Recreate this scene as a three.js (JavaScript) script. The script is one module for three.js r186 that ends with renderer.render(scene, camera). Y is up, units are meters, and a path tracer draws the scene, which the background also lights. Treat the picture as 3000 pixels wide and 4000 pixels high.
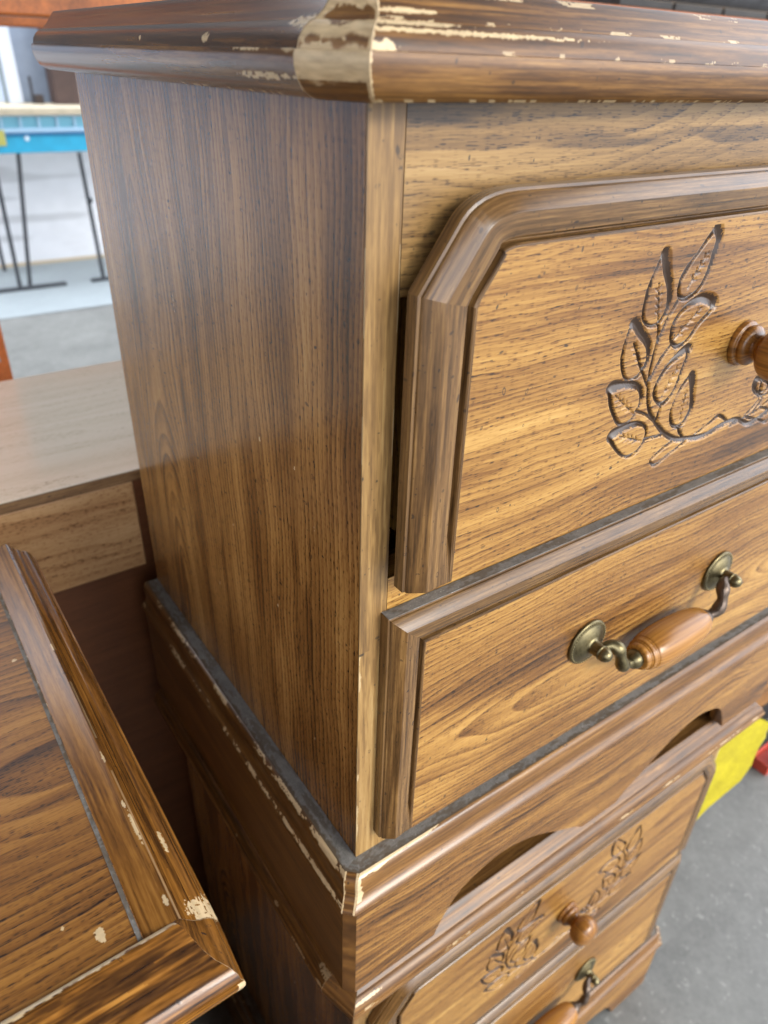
import * as THREE from 'three';
import { mergeGeometries, toCreasedNormals } from 'three/addons/utils/BufferGeometryUtils.js';
import { RoundedBoxGeometry } from 'three/addons/geometries/RoundedBoxGeometry.js';

// ------------------------------------------------------------------ camera, sky, sun, exposure
const MM = 0.001, FLOOR = -1241;                     // sizes below are millimetres; the concrete floor is y = 0
const scene = new THREE.Scene();
const camera = new THREE.PerspectiveCamera(69.812, 0.75, 0.02, 60);
{
  const X = new THREE.Vector3(0.81864922, 0.02993199, 0.57351373), D = new THREE.Vector3(-0.27985073, -0.85126453, 0.44388316), F = new THREE.Vector3(0.50149479, -0.52388284, -0.6885127);
  const m = new THREE.Matrix4().makeBasis(X, D.clone().negate(), F.clone().negate());
  camera.quaternion.setFromRotationMatrix(m);
  camera.position.set(-0.17321, 0.01261 - FLOOR * MM, 0.25678);
  camera.focus = 0.40; camera.userData.fStop = 8.5;
}
const SKY = 1.5, SUN = 0.85, SUNDIR = new THREE.Vector3(0.28, 0.44, 0.85).normalize();
{
  const w = 256, h = 128, d = new Float32Array(w * h * 4);
  for (let j = 0; j < h; j++) for (let i = 0; i < w; i++) {
    const el = ((j + 0.5) / h - 0.5) * Math.PI, s = Math.sin(Math.max(el, 0)), k = (j * w + i) * 4;
    const az = (i / w) * 2 * Math.PI, cl = 1 + 0.10 * Math.sin(az * 3 + 4 * s) * Math.sin(az * 5 - 7 * s + 1.3) * (0.4 + 0.6 * s);
    const L = SKY * (0.72 + 0.40 * s) * cl;
    if (el > 0) { d[k] = L * 0.95; d[k + 1] = L * 0.995; d[k + 2] = L * 1.09; } else { d[k] = 0.25 * SKY; d[k + 1] = 0.255 * SKY; d[k + 2] = 0.26 * SKY; }
    d[k + 3] = 1;
  }
  const t = new THREE.DataTexture(d, w, h, THREE.RGBAFormat, THREE.FloatType);
  t.mapping = THREE.EquirectangularReflectionMapping; t.magFilter = THREE.LinearFilter; t.minFilter = THREE.LinearFilter; t.wrapS = THREE.RepeatWrapping; t.needsUpdate = true;
  scene.background = t; scene.environment = t;
}
const sun = new THREE.DirectionalLight(new THREE.Color(1.0, 0.94, 0.84), SUN);
sun.position.copy(SUNDIR).multiplyScalar(6).add(new THREE.Vector3(0.2, 0.8, 0)); sun.target.position.set(0.2, 0.8, 0);
sun.castShadow = true; sun.shadow.radius = 42; sun.shadow.mapSize.set(2048, 2048); sun.shadow.bias = -0.0005;
Object.assign(sun.shadow.camera, { left: -4, right: 4, top: 4, bottom: -4, near: 0.1, far: 20 });
scene.add(sun, sun.target);
const renderer = new THREE.WebGLRenderer({ antialias: true });
renderer.toneMapping = THREE.LinearToneMapping;
renderer.toneMappingExposure = 3.65;
renderer.shadowMap.enabled = true;

// ------------------------------------------------------------------ small helpers
const names = {};
function numbered(n) { const k = names[n] = (names[n] ?? -1) + 1; return k ? n + '_' + String(k).padStart(3, '0') : n; }
function tag(o, label, category, group, kind) { if (label) o.userData.label = label; if (category) o.userData.category = category; if (group) o.userData.group = group; if (kind) o.userData.kind = kind; return o; }
function thing(name, label, category, x, y, z, group) {             // x, y, z in mm, y above the floor
  const g = new THREE.Group(); g.name = numbered(name); g.position.set(x * MM, y * MM, z * MM); scene.add(g); return tag(g, label, category, group);
}
function mesh(name, geo, mat, parent) {
  let g = Array.isArray(geo) ? mergeGeometries(geo.map(q => { const c = q.index ? q.toNonIndexed() : q; for (const a of Object.keys(c.attributes)) if (!['position', 'normal', 'uv'].includes(a)) c.deleteAttribute(a); return c; })) : geo;
  const m = new THREE.Mesh(g, mat); m.name = parent === scene ? numbered(name) : name; m.castShadow = m.receiveShadow = true; parent.add(m); return m;
}
const mm = g => g.scale(MM, MM, MM);
function rng(seed) { let s = seed >>> 0; return () => { s = (s + 0x6D2B79F5) >>> 0; let t = Math.imul(s ^ (s >>> 15), 1 | s); t = (t + Math.imul(t ^ (t >>> 7), 61 | t)) ^ t; return ((t ^ (t >>> 14)) >>> 0) / 4294967296; }; }
const PT = new Float32Array(65536); { const r = rng(77); for (let i = 0; i < 65536; i++) PT[i] = r() * 2 - 1; }
function n2(x, y) {                                                 // value noise, -1..1
  const xi = Math.floor(x), yi = Math.floor(y); let u = x - xi, v = y - yi; u = u * u * (3 - 2 * u); v = v * v * (3 - 2 * v);
  const a = PT[(xi * 131 + yi * 7919) & 65535], b = PT[((xi + 1) * 131 + yi * 7919) & 65535], c = PT[(xi * 131 + (yi + 1) * 7919) & 65535], d = PT[((xi + 1) * 131 + (yi + 1) * 7919) & 65535];
  return a + (b - a) * u + (c - a + (a - b - c + d) * u) * v;
}
const fbm = (x, y) => n2(x, y) * 0.55 + n2(x * 2.1 + 31, y * 2.1 + 17) * 0.3 + n2(x * 4.3 + 7, y * 4.3 + 63) * 0.15;
const sm = (a, b, x) => { x = Math.min(1, Math.max(0, (x - a) / (b - a))); return x * x * (3 - 2 * x); };
const G8 = new Uint8Array(4097); for (let i = 0; i <= 4096; i++) { const x = i / 4096; G8[i] = Math.round(255 * (x <= 0.0031308 ? 12.92 * x : 1.055 * Math.pow(x, 1 / 2.4) - 0.055)); }
const g8 = x => G8[x <= 0 ? 0 : x >= 1 ? 4096 : (x * 4096) | 0];
function texture(W, H, mmW, mmH, fn) {                              // fn(u mm, v mm, out[3] linear)
  const d = new Uint8Array(W * H * 4), o = [0, 0, 0];
  for (let j = 0; j < H; j++) for (let i = 0; i < W; i++) { fn((i + 0.5) / W * mmW, (j + 0.5) / H * mmH, o); const k = (j * W + i) * 4; d[k] = g8(o[0]); d[k + 1] = g8(o[1]); d[k + 2] = g8(o[2]); d[k + 3] = 255; }
  const t = new THREE.DataTexture(d, W, H, THREE.RGBAFormat); t.colorSpace = THREE.SRGBColorSpace; t.magFilter = THREE.LinearFilter; t.minFilter = THREE.LinearMipmapLinearFilter; t.generateMipmaps = true;
  t.wrapS = t.wrapT = THREE.RepeatWrapping; t.repeat.set(1 / mmW, 1 / mmH); t.needsUpdate = true; return t;
}
const OAK = [[0.014, 0.006, 0.003], [0.060, 0.026, 0.008], [0.185, 0.080, 0.018], [0.37, 0.196, 0.048], [0.52, 0.315, 0.096]];
const STAIN = [[0.012, 0.006, 0.003], [0.045, 0.021, 0.008], [0.120, 0.053, 0.015], [0.240, 0.116, 0.030], [0.39, 0.225, 0.072]];
const RAIL = [[0.018, 0.010, 0.006], [0.070, 0.040, 0.019], [0.185, 0.102, 0.035], [0.32, 0.19, 0.066], [0.44, 0.29, 0.12]];
const AMBER = [[0.018, 0.007, 0.003], [0.070, 0.028, 0.007], [0.21, 0.085, 0.015], [0.36, 0.165, 0.032], [0.46, 0.25, 0.075]];
const DARK = [[0.012, 0.007, 0.004], [0.035, 0.018, 0.009], [0.085, 0.044, 0.019], [0.19, 0.105, 0.044], [0.36, 0.22, 0.10]];
function ramp(p, x, o) { x = Math.min(0.9999, Math.max(0, x)) * (p.length - 1); const i = x | 0, f = x - i, a = p[i], b = p[i + 1]; o[0] = a[0] + (b[0] - a[0]) * f; o[1] = a[1] + (b[1] - a[1]) * f; o[2] = a[2] + (b[2] - a[2]) * f; }
function specks(W, H, n, seed) {                                   // dark distress flecks as a coverage map on a 0.25 mm grid
  const gw = Math.ceil(W * 4), gh = Math.ceil(H * 4), m = new Float32Array(gw * gh), r = rng(seed);
  for (let k = 0; k < n; k++) {
    const x = r() * W, y = r() * H, big = Math.pow(r(), 4), ra = 0.22 + 0.75 * big, an = r() * 0.6 - 0.3 + (r() < 0.5 ? 0 : 1.4), st = 1 + r() * 1.4, ca = Math.cos(an), sa = Math.sin(an), al = 0.5 + 0.5 * r(), ring = big > 0.3 && r() < 0.35;
    const R = ra * st + 0.3;
    for (let j = Math.max(0, ((y - R) * 4) | 0); j < Math.min(gh, (y + R) * 4 + 1); j++) for (let i = Math.max(0, ((x - R) * 4) | 0); i < Math.min(gw, (x + R) * 4 + 1); i++) {
      const dx = (i + 0.5) / 4 - x, dy = (j + 0.5) / 4 - y, d = Math.hypot((dx * ca + dy * sa) / st, dy * ca - dx * sa) / ra, c = ring ? sm(1.3, 1, d) * sm(0.55, 0.85, d) : sm(1.25, 0.75, d);
      m[j * gw + i] = Math.max(m[j * gw + i], c * al);
    }
  }
  return (x, y) => { const i = (x * 4) | 0, j = (y * 4) | 0; return i < 0 || j < 0 || i >= gw || j >= gh ? 0 : m[j * gw + i]; };
}
// oak print: growth rings seen in a lengthwise cut, fibres, pores, flecks, pale chips. u runs along the grain
function wood(W, H, mmW, mmH, q) {
  const s = q.seed, pal = q.pal || OAK, sp = q.spacing || 3.2, fl = specks(mmW, mmH, (q.flecks ?? 0.004) * mmW * mmH, s * 13 + 5), chips = q.chips || [];
  const bright = q.bright ?? 0.66, amp = q.amp ?? 1;
  return texture(W, H, mmW, mmH, (a, c, o) => {
    const wob = n2(a / 95 + s, c / 45 + s * 3) * (q.wave ?? 7) + n2(a / 30 + s * 7, c / 14) * 1.2 + n2(a / 9, c / 3 + s) * 0.22;
    const cc = c - q.center + wob, dd = (q.open ?? 20) + a * (q.slope ?? 0.12) + n2(a / 130 + s * 5, 3.3) * 16;
    const ri = Math.sqrt(cc * cc + dd * dd * 0.55) / sp + n2(a / 70 + s, c / 30) * 0.6, id = Math.floor(ri), f = ri - id;
    const h = 0.35 + 0.65 * (PT[(id * 37 + s * 101) & 65535] * 0.5 + 0.5), h2 = PT[(id * 53 + s * 11) & 65535];
    const line = Math.pow(f, 1.7) * sm(1, 0.9, f) * h;
    const fib = n2(a / 22 + s, c / 0.55), fib2 = n2(a / 7, c / 0.28 + s);
    const tone = fbm(a / 170 + s * 2, c / 26 + s), band = n2(a / 260 + s * 3, c / 9 + s * 5);
    let v = bright - 0.38 * line * amp + 0.05 * h2 * amp + (0.075 * fib + 0.05 * fib2) * (q.fib ?? 1) + 0.20 * tone * (q.tone ?? 1) + 0.10 * band;
    const dk = sm(0.30, 0.62, n2(a / 150 + s * 9, c / 13 + s * 4) * 0.7 + n2(a / 40 + s, c / 5) * 0.3); v -= 0.19 * dk * (q.dark ?? 1);
    const p = n2(a / 3.4 + s, c / 0.33); if (p > 0.3) v -= 0.62 * (p - 0.3) * (0.45 + line * 1.6);
    ramp(pal, v, o);
    const k = fl(a, c); if (k > 0) { o[0] += (0.02 - o[0]) * k * 0.92; o[1] += (0.016 - o[1]) * k * 0.92; o[2] += (0.014 - o[2]) * k * 0.92; }
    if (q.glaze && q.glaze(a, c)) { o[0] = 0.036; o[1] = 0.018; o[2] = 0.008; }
    for (const e of chips) { const x = (a - e[0]) / e[2], y = (c - e[1]) / e[3]; if (x > -2 && x < 2 && y > -2 && y < 2 && x * x + y * y + 0.55 * n2(a / 1.1, c / 1.1) + 0.3 * n2(a / 0.4, c / 0.4) < 1) { const t = 0.9 + 0.1 * n2(a / 3, c); o[0] = 0.66 * t; o[1] = 0.50 * t; o[2] = 0.29 * t; } }
  });
}
// brushed-on dark stain along a moulding; zones(v) shifts the tone along the profile, worn(u, v) 0..1 shows raw pale wood
function strip(W, H, mmW, mmH, q) {
  const s = q.seed, pal = q.pal || DARK, fl = specks(mmW, mmH, (q.flecks ?? 0.004) * mmW * mmH, s * 3 + 1);
  return texture(W, H, mmW, mmH, (a, c, o) => {
    let v = (q.bright ?? 0.5) + (q.streak ?? 1) * (0.15 * n2(a / 40 + s, c / 1.3 + s) + 0.09 * n2(a / 11 + s, c / 0.45)) + 0.12 * fbm(a / 90, c / 9 + s * 3) + 0.05 * n2(a / 3, c / 0.3) + (q.zone ? q.zone(a, c) : 0);
    ramp(pal, v, o);
    const k = fl(a, c); if (k > 0) { o[0] += (0.02 - o[0]) * k * 0.9; o[1] += (0.016 - o[1]) * k * 0.9; o[2] += (0.014 - o[2]) * k * 0.9; }
    if (q.worn) { const w = q.worn(a, c); if (w > 0) { const t = 0.88 + 0.12 * n2(a / 4, c / 0.8) + 0.05 * n2(a / 0.8, c / 0.3); o[0] += (0.66 * t - o[0]) * w; o[1] += (0.50 * t - o[1]) * w; o[2] += (0.29 * t - o[2]) * w; } }
  });
}
function woodMat(map, rough = 0.36, o = {}) { return new THREE.MeshPhysicalMaterial({ map, bumpMap: map, bumpScale: 0.00012, roughness: rough, metalness: 0, ...o }); }
function from(map, u0, v0) { map.offset.set(-u0 * map.repeat.x, -v0 * map.repeat.y); return map; }

// ------------------------------------------------------------------ geometry builders (mm in, metres out)
function box(x0, x1, y0, y1, z0, z1, axis = 'x', bev = 0) {        // uv in mm, grain along axis
  const g = bev ? new RoundedBoxGeometry(x1 - x0, y1 - y0, z1 - z0, 1, bev) : new THREE.BoxGeometry(x1 - x0, y1 - y0, z1 - z0); g.translate((x0 + x1) / 2, (y0 + y1) / 2, (z0 + z1) / 2);
  return planarUV(g, axis);
}
function planarUV(g0, axis) {
  const g = g0.index ? g0.toNonIndexed() : g0, p = g.attributes.position, n = g.attributes.normal, uv = new Float32Array(p.count * 2);
  for (let i = 0; i < p.count; i++) {
    const P = [p.getX(i), p.getY(i), p.getZ(i)], N = [Math.abs(n.getX(i)), Math.abs(n.getY(i)), Math.abs(n.getZ(i))];
    const a = 'xyz'.indexOf(axis), k = N.indexOf(Math.max(...N)); let b = [0, 1, 2].find(q => q !== a && q !== k); if (k === a) b = (a + 2) % 3;
    uv[2 * i] = k === a ? P[(a + 1) % 3] : P[a]; uv[2 * i + 1] = P[b];
  }
  g.setAttribute('uv', new THREE.BufferAttribute(uv, 2)); return mm(g);
}
// skin over rows of points: rows[i][j]; u[i], v[j] in mm. Rows with equal neighbours make hard edges by listing the point twice
function skin(rows, u, v, flip, crease = 0.6) {
  const N = rows.length, M = rows[0].length, pos = [], uv = [], idx = [];
  for (let i = 0; i < N; i++) for (let j = 0; j < M; j++) { pos.push(...rows[i][j]); uv.push(typeof u === 'function' ? u(i, j) : u[i], v[j]); }
  for (let i = 0; i < N - 1; i++) for (let j = 0; j < M - 1; j++) { const a = i * M + j, b = a + M; if (flip) idx.push(a, a + 1, b, b, a + 1, b + 1); else idx.push(a, b, a + 1, b, b + 1, a + 1); }
  const g = new THREE.BufferGeometry(); g.setAttribute('position', new THREE.Float32BufferAttribute(pos, 3)); g.setAttribute('uv', new THREE.Float32BufferAttribute(uv, 2)); g.setIndex(idx);
  const c = toCreasedNormals(g, crease); return mm(c);
}
function arcs(P) { const v = [0]; for (let i = 1; i < P.length; i++) v.push(v[i - 1] + Math.hypot(...P[i].map((x, k) => x - P[i - 1][k]))); return v; }
function shapeGeo(pts, z0, z1, axis = 'x', holes = []) {            // polygon in x,y pulled from z0 to z1
  const s = new THREE.Shape(pts.map(p => new THREE.Vector2(p[0], p[1]))); for (const h of holes) s.holes.push(new THREE.Path(h.map(p => new THREE.Vector2(p[0], p[1]))));
  const g = new THREE.ExtrudeGeometry(s, { depth: z1 - z0, bevelEnabled: false, curveSegments: 1 }); g.translate(0, 0, z0); return planarUV(g, axis);
}
function lathe(profile, seg = 40) { return new THREE.LatheGeometry(profile.map(p => new THREE.Vector2(p[0], p[1])), seg); }
const smooth = (pts, n, closed) => new THREE.CatmullRomCurve3(pts.map(p => new THREE.Vector3(p[0], p[1], p[2] || 0)), closed, 'centripetal').getPoints(n);

// ------------------------------------------------------------------ materials
const W = 540, DEP = 384, Y0 = 603;                                 // body of a nightstand; y below counts from the underside of its top, which is Y0 above its feet
const LEAVES = [
  [[210, -58], [214, -63], [213, -71], [211, -82], [206, -90], [196, -93.5], [189.5, -91], [187.5, -84], [191, -77], [197, -70]],
  [[169, -67], [174, -76], [180, -86], [181.5, -97], [176, -104.5], [168, -104], [162, -99], [161, -92], [161.5, -84], [164, -75]],
  [[155, -101], [164, -108], [173, -117], [173.5, -127], [168, -133], [160, -133.5], [154, -127], [151, -118], [151.5, -109]],
  [[226, -101], [215, -95.5], [204, -96.5], [195, -101], [191, -107], [192, -116], [199, -121], [207, -119.5], [215, -110.5]],
  [[212, -124.5], [203, -127], [193, -134], [188, -143], [190, -150.5], [198, -156], [206, -151.5], [210, -138.5]],
  [[222, -143], [228, -155], [230.5, -167], [225, -176], [216, -174.5], [210, -165], [210.5, -158], [214.5, -149]],
  [[147, -136], [156, -135.5], [172, -140], [176.5, -147], [175.5, -154], [171, -160.5], [163, -161.5], [154, -152.5], [148.5, -143]],
  [[156, -167], [168, -164], [180, -164.5], [188.5, -170], [188.5, -179], [183, -184.5], [175, -185], [166, -179.5]], [[301, -162], [303, -169], [310, -174], [318, -172], [319, -168]]];
const STEMS = [[[177, -105], [179, -112], [179, -131], [180.5, -141], [186, -156], [196, -167], [209, -178], [223, -185.5], [236, -188.5], [256, -191], [273, -188], [291, -188], [310, -195.5], [333, -190]], [[198, -156], [197, -164], [198, -170]], [[221, -176], [225, -181], [232, -188]], [[174, -155], [187, -161], [196, -167]], [[189, -177], [202, -178], [209, -178]],
  [[160, -113], [169, -127], [179, -140]], [[190, -93], [184, -103], [180, -115]], [[193, -119], [186, -127], [180.5, -138]], [[223, -185], [211, -189], [201, -195], [207, -199.5], [217, -196], [236, -189.5]], [[240, -189], [256, -183], [266, -179.5], [280, -187]], [[299, -188], [312, -177], [303, -168]]];
const VEINS = [[[196, -88], [207, -70]], [[176, -103], [169, -82]], [[172, -130], [158, -112]], [[194, -117], [214, -101]], [[196, -152], [207, -133]], [[222, -172], [221, -152]], [[172, -156], [152, -141]], [[185, -177], [164, -169]]];
const GX0 = 140, GX1 = 400, GY0 = -204, GY1 = -56, GS = 0.62;
const CARVE = (() => {
  const nx = Math.round((GX1 - GX0) / GS), ny = Math.round((GY1 - GY0) / GS), hgt = new Float32Array((nx + 1) * (ny + 1)), sx = (GX1 - GX0) / nx, syy = (GY1 - GY0) / ny;
  const cut = (x, y, w, d) => { const R = w + 0.5; for (let j = Math.max(0, Math.floor((y - R - GY0) / syy)); j <= Math.min(ny, Math.ceil((y + R - GY0) / syy)); j++) for (let i = Math.max(0, Math.floor((x - R - GX0) / sx)); i <= Math.min(nx, Math.ceil((x + R - GX0) / sx)); i++) { const t = Math.hypot(GX0 + i * sx - x, GY0 + j * syy - y) / w; if (t < 1) { const k = j * (nx + 1) + i; hgt[k] = Math.max(hgt[k], d * Math.pow(1 - t, 0.8)); } } };
  const both = (x, y, w, d) => { cut(x, y, w, d); cut(W - x, y, w, d); };
  const run = (pts, fw, d, closed, n, both = (x, y, w, d) => { cut(x, y, w, d); cut(W - x, y, w, d); }) => { const c = smooth(pts, n, closed); c.forEach((p, i) => { const w = fw(i / n); both(p.x, p.y, w, d * Math.min(1, 0.35 + w / 2.6)); }); };
  for (const L of LEAVES) run(L, t => 1.5 + 1.6 * Math.exp(-Math.pow(t / 0.09, 2)) + 1.5 * Math.exp(-Math.pow((t - 0.1) / 0.16, 2)) + 0.5 * n2(t * 9, L[0][0]), 2.5, true, 190, L[0][0] > 262 ? cut : undefined);
  const far = S => S[S.length - 1][0] > 262; for (const S of STEMS) run(S, t => (S.length > 10 ? 1.35 + 0.9 * sm(0.25, 0.5, t) : 1.3) + 0.3 * n2(t * 7, S[0][0]), 2.5, false, 40 + S.length * 18, far(S) ? cut : undefined);
  run(STEMS[0].slice(0, 10), t => 1.25, 2.8, false, 220, (x, y, w, d) => cut(W - x, y, w, d));
  for (const [a, b] of VEINS) { for (let i = 0; i <= 40; i++) { const t = i / 40; both(a[0] + (b[0] - a[0]) * t, a[1] + (b[1] - a[1]) * t, 0.95 - 0.35 * t, 1.2); }
    const dx = b[0] - a[0], dy = b[1] - a[1], l = Math.hypot(dx, dy); for (let k = 1; k <= 4; k++) for (const s of [-1, 1]) for (let i = 0; i <= 8; i++) { const t = i / 8 * 3.4, bx = a[0] + dx * k / 5 + (dx / l * 0.7 - s * dy / l * 0.7) * t, by = a[1] + dy * k / 5 + (dy / l * 0.7 + s * dx / l * 0.7) * t; both(bx, by, 0.75, 0.9); } }
  return { nx, ny, hgt, sx, syy };
})();
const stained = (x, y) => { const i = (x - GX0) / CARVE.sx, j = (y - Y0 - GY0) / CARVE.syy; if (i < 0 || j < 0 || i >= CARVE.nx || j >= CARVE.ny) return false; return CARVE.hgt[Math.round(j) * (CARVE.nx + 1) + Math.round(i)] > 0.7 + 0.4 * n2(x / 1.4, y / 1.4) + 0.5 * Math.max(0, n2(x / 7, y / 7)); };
const oakSide = woodMat(from(wood(1536, 1024, 610, 384, { seed: 3, center: 95, open: 4, slope: 0.13, spacing: 4.6, wave: 4.5, fib: 0.7, bright: 0.665, flecks: 0.008, amp: 1.0, tone: 1.2, dark: 0.9, pal: [[0.014, 0.006, 0.003], [0.062, 0.026, 0.008], [0.19, 0.082, 0.021], [0.37, 0.185, 0.052], [0.5, 0.29, 0.10]], chips: [[418, 272, 1.5, 0.8], [418, 315, 1.4, 0.8], [298, 284, 1.6, 0.7], [328, 219, 1.0, 0.6], [210, 330, 1.2, 0.5], [470, 150, 12, 0.2], [388, 336, 8, 0.18], [530, 92, 9, 0.18], [250, 180, 6, 0.2]] }), 0, -384), 0.25);
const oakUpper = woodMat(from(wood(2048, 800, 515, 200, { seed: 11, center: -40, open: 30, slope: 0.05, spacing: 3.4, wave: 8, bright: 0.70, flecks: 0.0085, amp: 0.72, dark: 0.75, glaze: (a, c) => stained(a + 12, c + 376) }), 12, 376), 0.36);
const oakLower = woodMat(from(wood(2048, 800, 515, 200, { seed: 19, center: 70, open: 60, slope: -0.05, spacing: 3.4, wave: 7, bright: 0.70, flecks: 0.005, amp: 0.9, dark: 0.7 }), 12, 158), 0.36);
const oakRail = woodMat(from(wood(1536, 512, 540, 160, { seed: 29, center: 150, open: 70, slope: 0.05, spacing: 3.0, pal: RAIL, bright: 0.66, flecks: 0.003, amp: 0.7, dark: 1.5 }), 0, 470), 0.38);
const oakSkirt = woodMat(from(wood(1536, 384, 600, 150, { seed: 37, center: -60, open: 60, slope: 0.06, spacing: 4.6, wave: 16, bright: 0.62, flecks: 0.002, amp: 0.8, dark: 1.1 }), -20, 0), 0.36);
const oakTop = woodMat(from(wood(1536, 1152, 540, 400, { seed: 43, center: 250, open: 110, slope: -0.03, spacing: 4.8, pal: AMBER, wave: 11, bright: 0.66, flecks: 0.001, amp: 1.05,
  dark: 1.25, chips: [[531.8, 93.9, 1.5, 1.7], [531.9, 147.6, 1.5, 1.7], [522.9, 146.6, 1.7, 1.5], [531.7, 175.8, 2.1, 2.3], [530.5, 199.4, 1.6, 1.6], [514.8, 362, 2.2, 4.2], [501, 349, 0.8, 1.1]] }), 0, -384), 0.34);
const stileMap = strip(1024, 64, 610, 20, { seed: 5, pal: RAIL, bright: 0.58, flecks: 0.006, zone: (a, c) => 0.16 * sm(-0.1, 0.25, n2(a / 55, c / 3) * 0.5 + n2(a / 9, c / 0.8) * 0.3 + (a < 330 ? 0.25 : -0.2)), worn: (a, c) => c < 0.9 + 0.7 * n2(a / 6, 3) + 0.4 * n2(a / 1.5, 8) && n2(a / 14, 5) > 0.05 && a < 350 ? 0.6 : c > 17.3 && n2(a / 20, 15) > 0.1 ? 0.5 : 0 });
const stileMat = woodMat(stileMap, 0.42);
const borderMat = woodMat(strip(2048, 160, 900, 46, { seed: 9, pal: [[0.012, 0.006, 0.003], [0.05, 0.026, 0.010], [0.135, 0.070, 0.024], [0.26, 0.145, 0.050], [0.4, 0.25, 0.09]], bright: 0.47, streak: 1.15, flecks: 0.012 }), 0.26);
const edgeMat = woodMat(strip(1024, 64, 520, 40, { seed: 15, bright: 0.62, flecks: 0.003 }), 0.45);
const rawWood = new THREE.MeshStandardMaterial({ color: new THREE.Color(0.42, 0.29, 0.17), roughness: 0.8 });
const dustMap = texture(1024, 64, 560, 20, (a, c, o) => { const g = 0.160 + 0.05 * fbm(a / 7, c / 4) + 0.03 * n2(a / 0.7, c / 0.7) + (n2(a / 0.55 + 9, c / 0.55) > 0.88 ? 0.2 : 0), w0 = 0; let w = sm(0.0, 0.35, n2(a / 22 + 3, c / 5 + 8) * 0.7 + n2(a / 3, c / 1.6) * 0.5) * 0.6 * (1 - 0) ; w = Math.max(w, 0.9 * sm(9.2, 11.2, c % 12.5 + 1.6 * n2(a / 6, 1) + 0.8 * n2(a / 1.5, 6))) ; o[0] = g * (1 - w) + 0.085 * w; o[1] = g * 0.945 * (1 - w) + 0.058 * w; o[2] = g * 0.86 * (1 - w) + 0.032 * w; });
const dust = new THREE.MeshStandardMaterial({ map: dustMap, bumpMap: dustMap, bumpScale: 0.0003, roughness: 0.95 });
const knobMat = woodMat(strip(256, 128, 60, 60, { seed: 51, pal: AMBER, bright: 0.52, flecks: 0 }), 0.28);
const gripMat = woodMat(strip(256, 256, 90, 100, { seed: 53, pal: AMBER, streak: 0.8, bright: 0.66, flecks: 0 }), 0.26);
const brassMap = texture(128, 128, 40, 40, (a, c, o) => { const t = 0.75 + 0.4 * fbm(a / 5, c / 5) + 0.15 * n2(a, c); o[0] = 0.20 * t; o[1] = 0.165 * t; o[2] = 0.085 * t; });
const brass = new THREE.MeshStandardMaterial({ map: brassMap, metalness: 0.9, roughness: 0.36 });
const ironMat = new THREE.MeshStandardMaterial({ color: new THREE.Color(0.12, 0.09, 0.07), metalness: 0.85, roughness: 0.42 });

// ------------------------------------------------------------------ the nightstand
// moulding of the top: [out at the side, out at the front, height], underside to inner edge
const TOPW = [[10, 8, 0], [17.5, 15.5, 0], [18.6, 16.8, 0.5], [22.6, 20.8, 2.6], [25.2, 23.8, 6.4], [26.3, 25.2, 10.4], [26.4, 25.5, 13.6], [25.9, 25.2, 15.2], [24.9, 24.2, 15.5], [24.6, 23.8, 16.6], [24.0, 22.8, 18.8], [22.0, 20.2, 21.6], [19.0, 16.4, 23.9], [17.4, 14.2, 24.3], [17.0, 13.6, 24.8], [14, 8.5, 27.2], [11, 2, 31], [8.6, -3.4, 34.0], [7.2, -5.4, 35], [5.8, -7.2, 34.8], [4.2, -8.2, 34.2], [-1, -8.4, 33.4], [-9, -8.6, 32.4], [-9.6, -8.8, 31.6]];
const TOPV = arcs(TOPW.map(p => [p[0], p[2]])), vAt = i => TOPV[i];
const JOINT = -8;                                                    // the side moulding stops here, a corner block carries on
function topGeos(clip, wide) {                                             // clip: how far the block slants in towards the front
  const TOPP = wide ? TOPW : TOPW.map(p => [p[0], p[0] - 0.8, p[2]]), sy = y => y + Y0, cx = i => { const o = TOPP[i][0]; return o - clip * sm(-2, 18, o); };
  const side = k => { const rows = []; for (let n = 0; n <= 24; n++) { const z = -DEP + (JOINT + DEP) * n / 24; rows.push(TOPP.map(p => [k > 0 ? W + p[0] : -p[0], sy(p[2]), z])); } return skin(rows, (i) => (JOINT + DEP) * i / 24, TOPV, k < 0); };
  const block = k => { const rows = []; for (let n = 0; n <= 6; n++) { const t = n / 6; rows.push(TOPP.map((p, i) => { const o = p[0] + (cx(i) - p[0]) * t, x = k > 0 ? W + o : -o; return [x, sy(p[2] - 0.2), JOINT + (p[1] - JOINT) * t]; })); } return skin(rows, (i) => i * 5.5, TOPV, k < 0); };
  const rows = []; for (let n = 0; n <= 30; n++) { const t = n / 30; rows.push(TOPP.map((p, i) => [-cx(i) + (W + 2 * cx(i)) * t, sy(p[2]), p[1]])); }
  const front = skin(rows, (i) => i / 30 * 592, TOPV, true);
  const panel = box(9, W - 9, sy(2), sy(33), -DEP, -8.9, 'x');
  return { sideL: side(-1), sideR: side(1), blockL: block(-1), blockR: block(1), front, panel };
}
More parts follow.
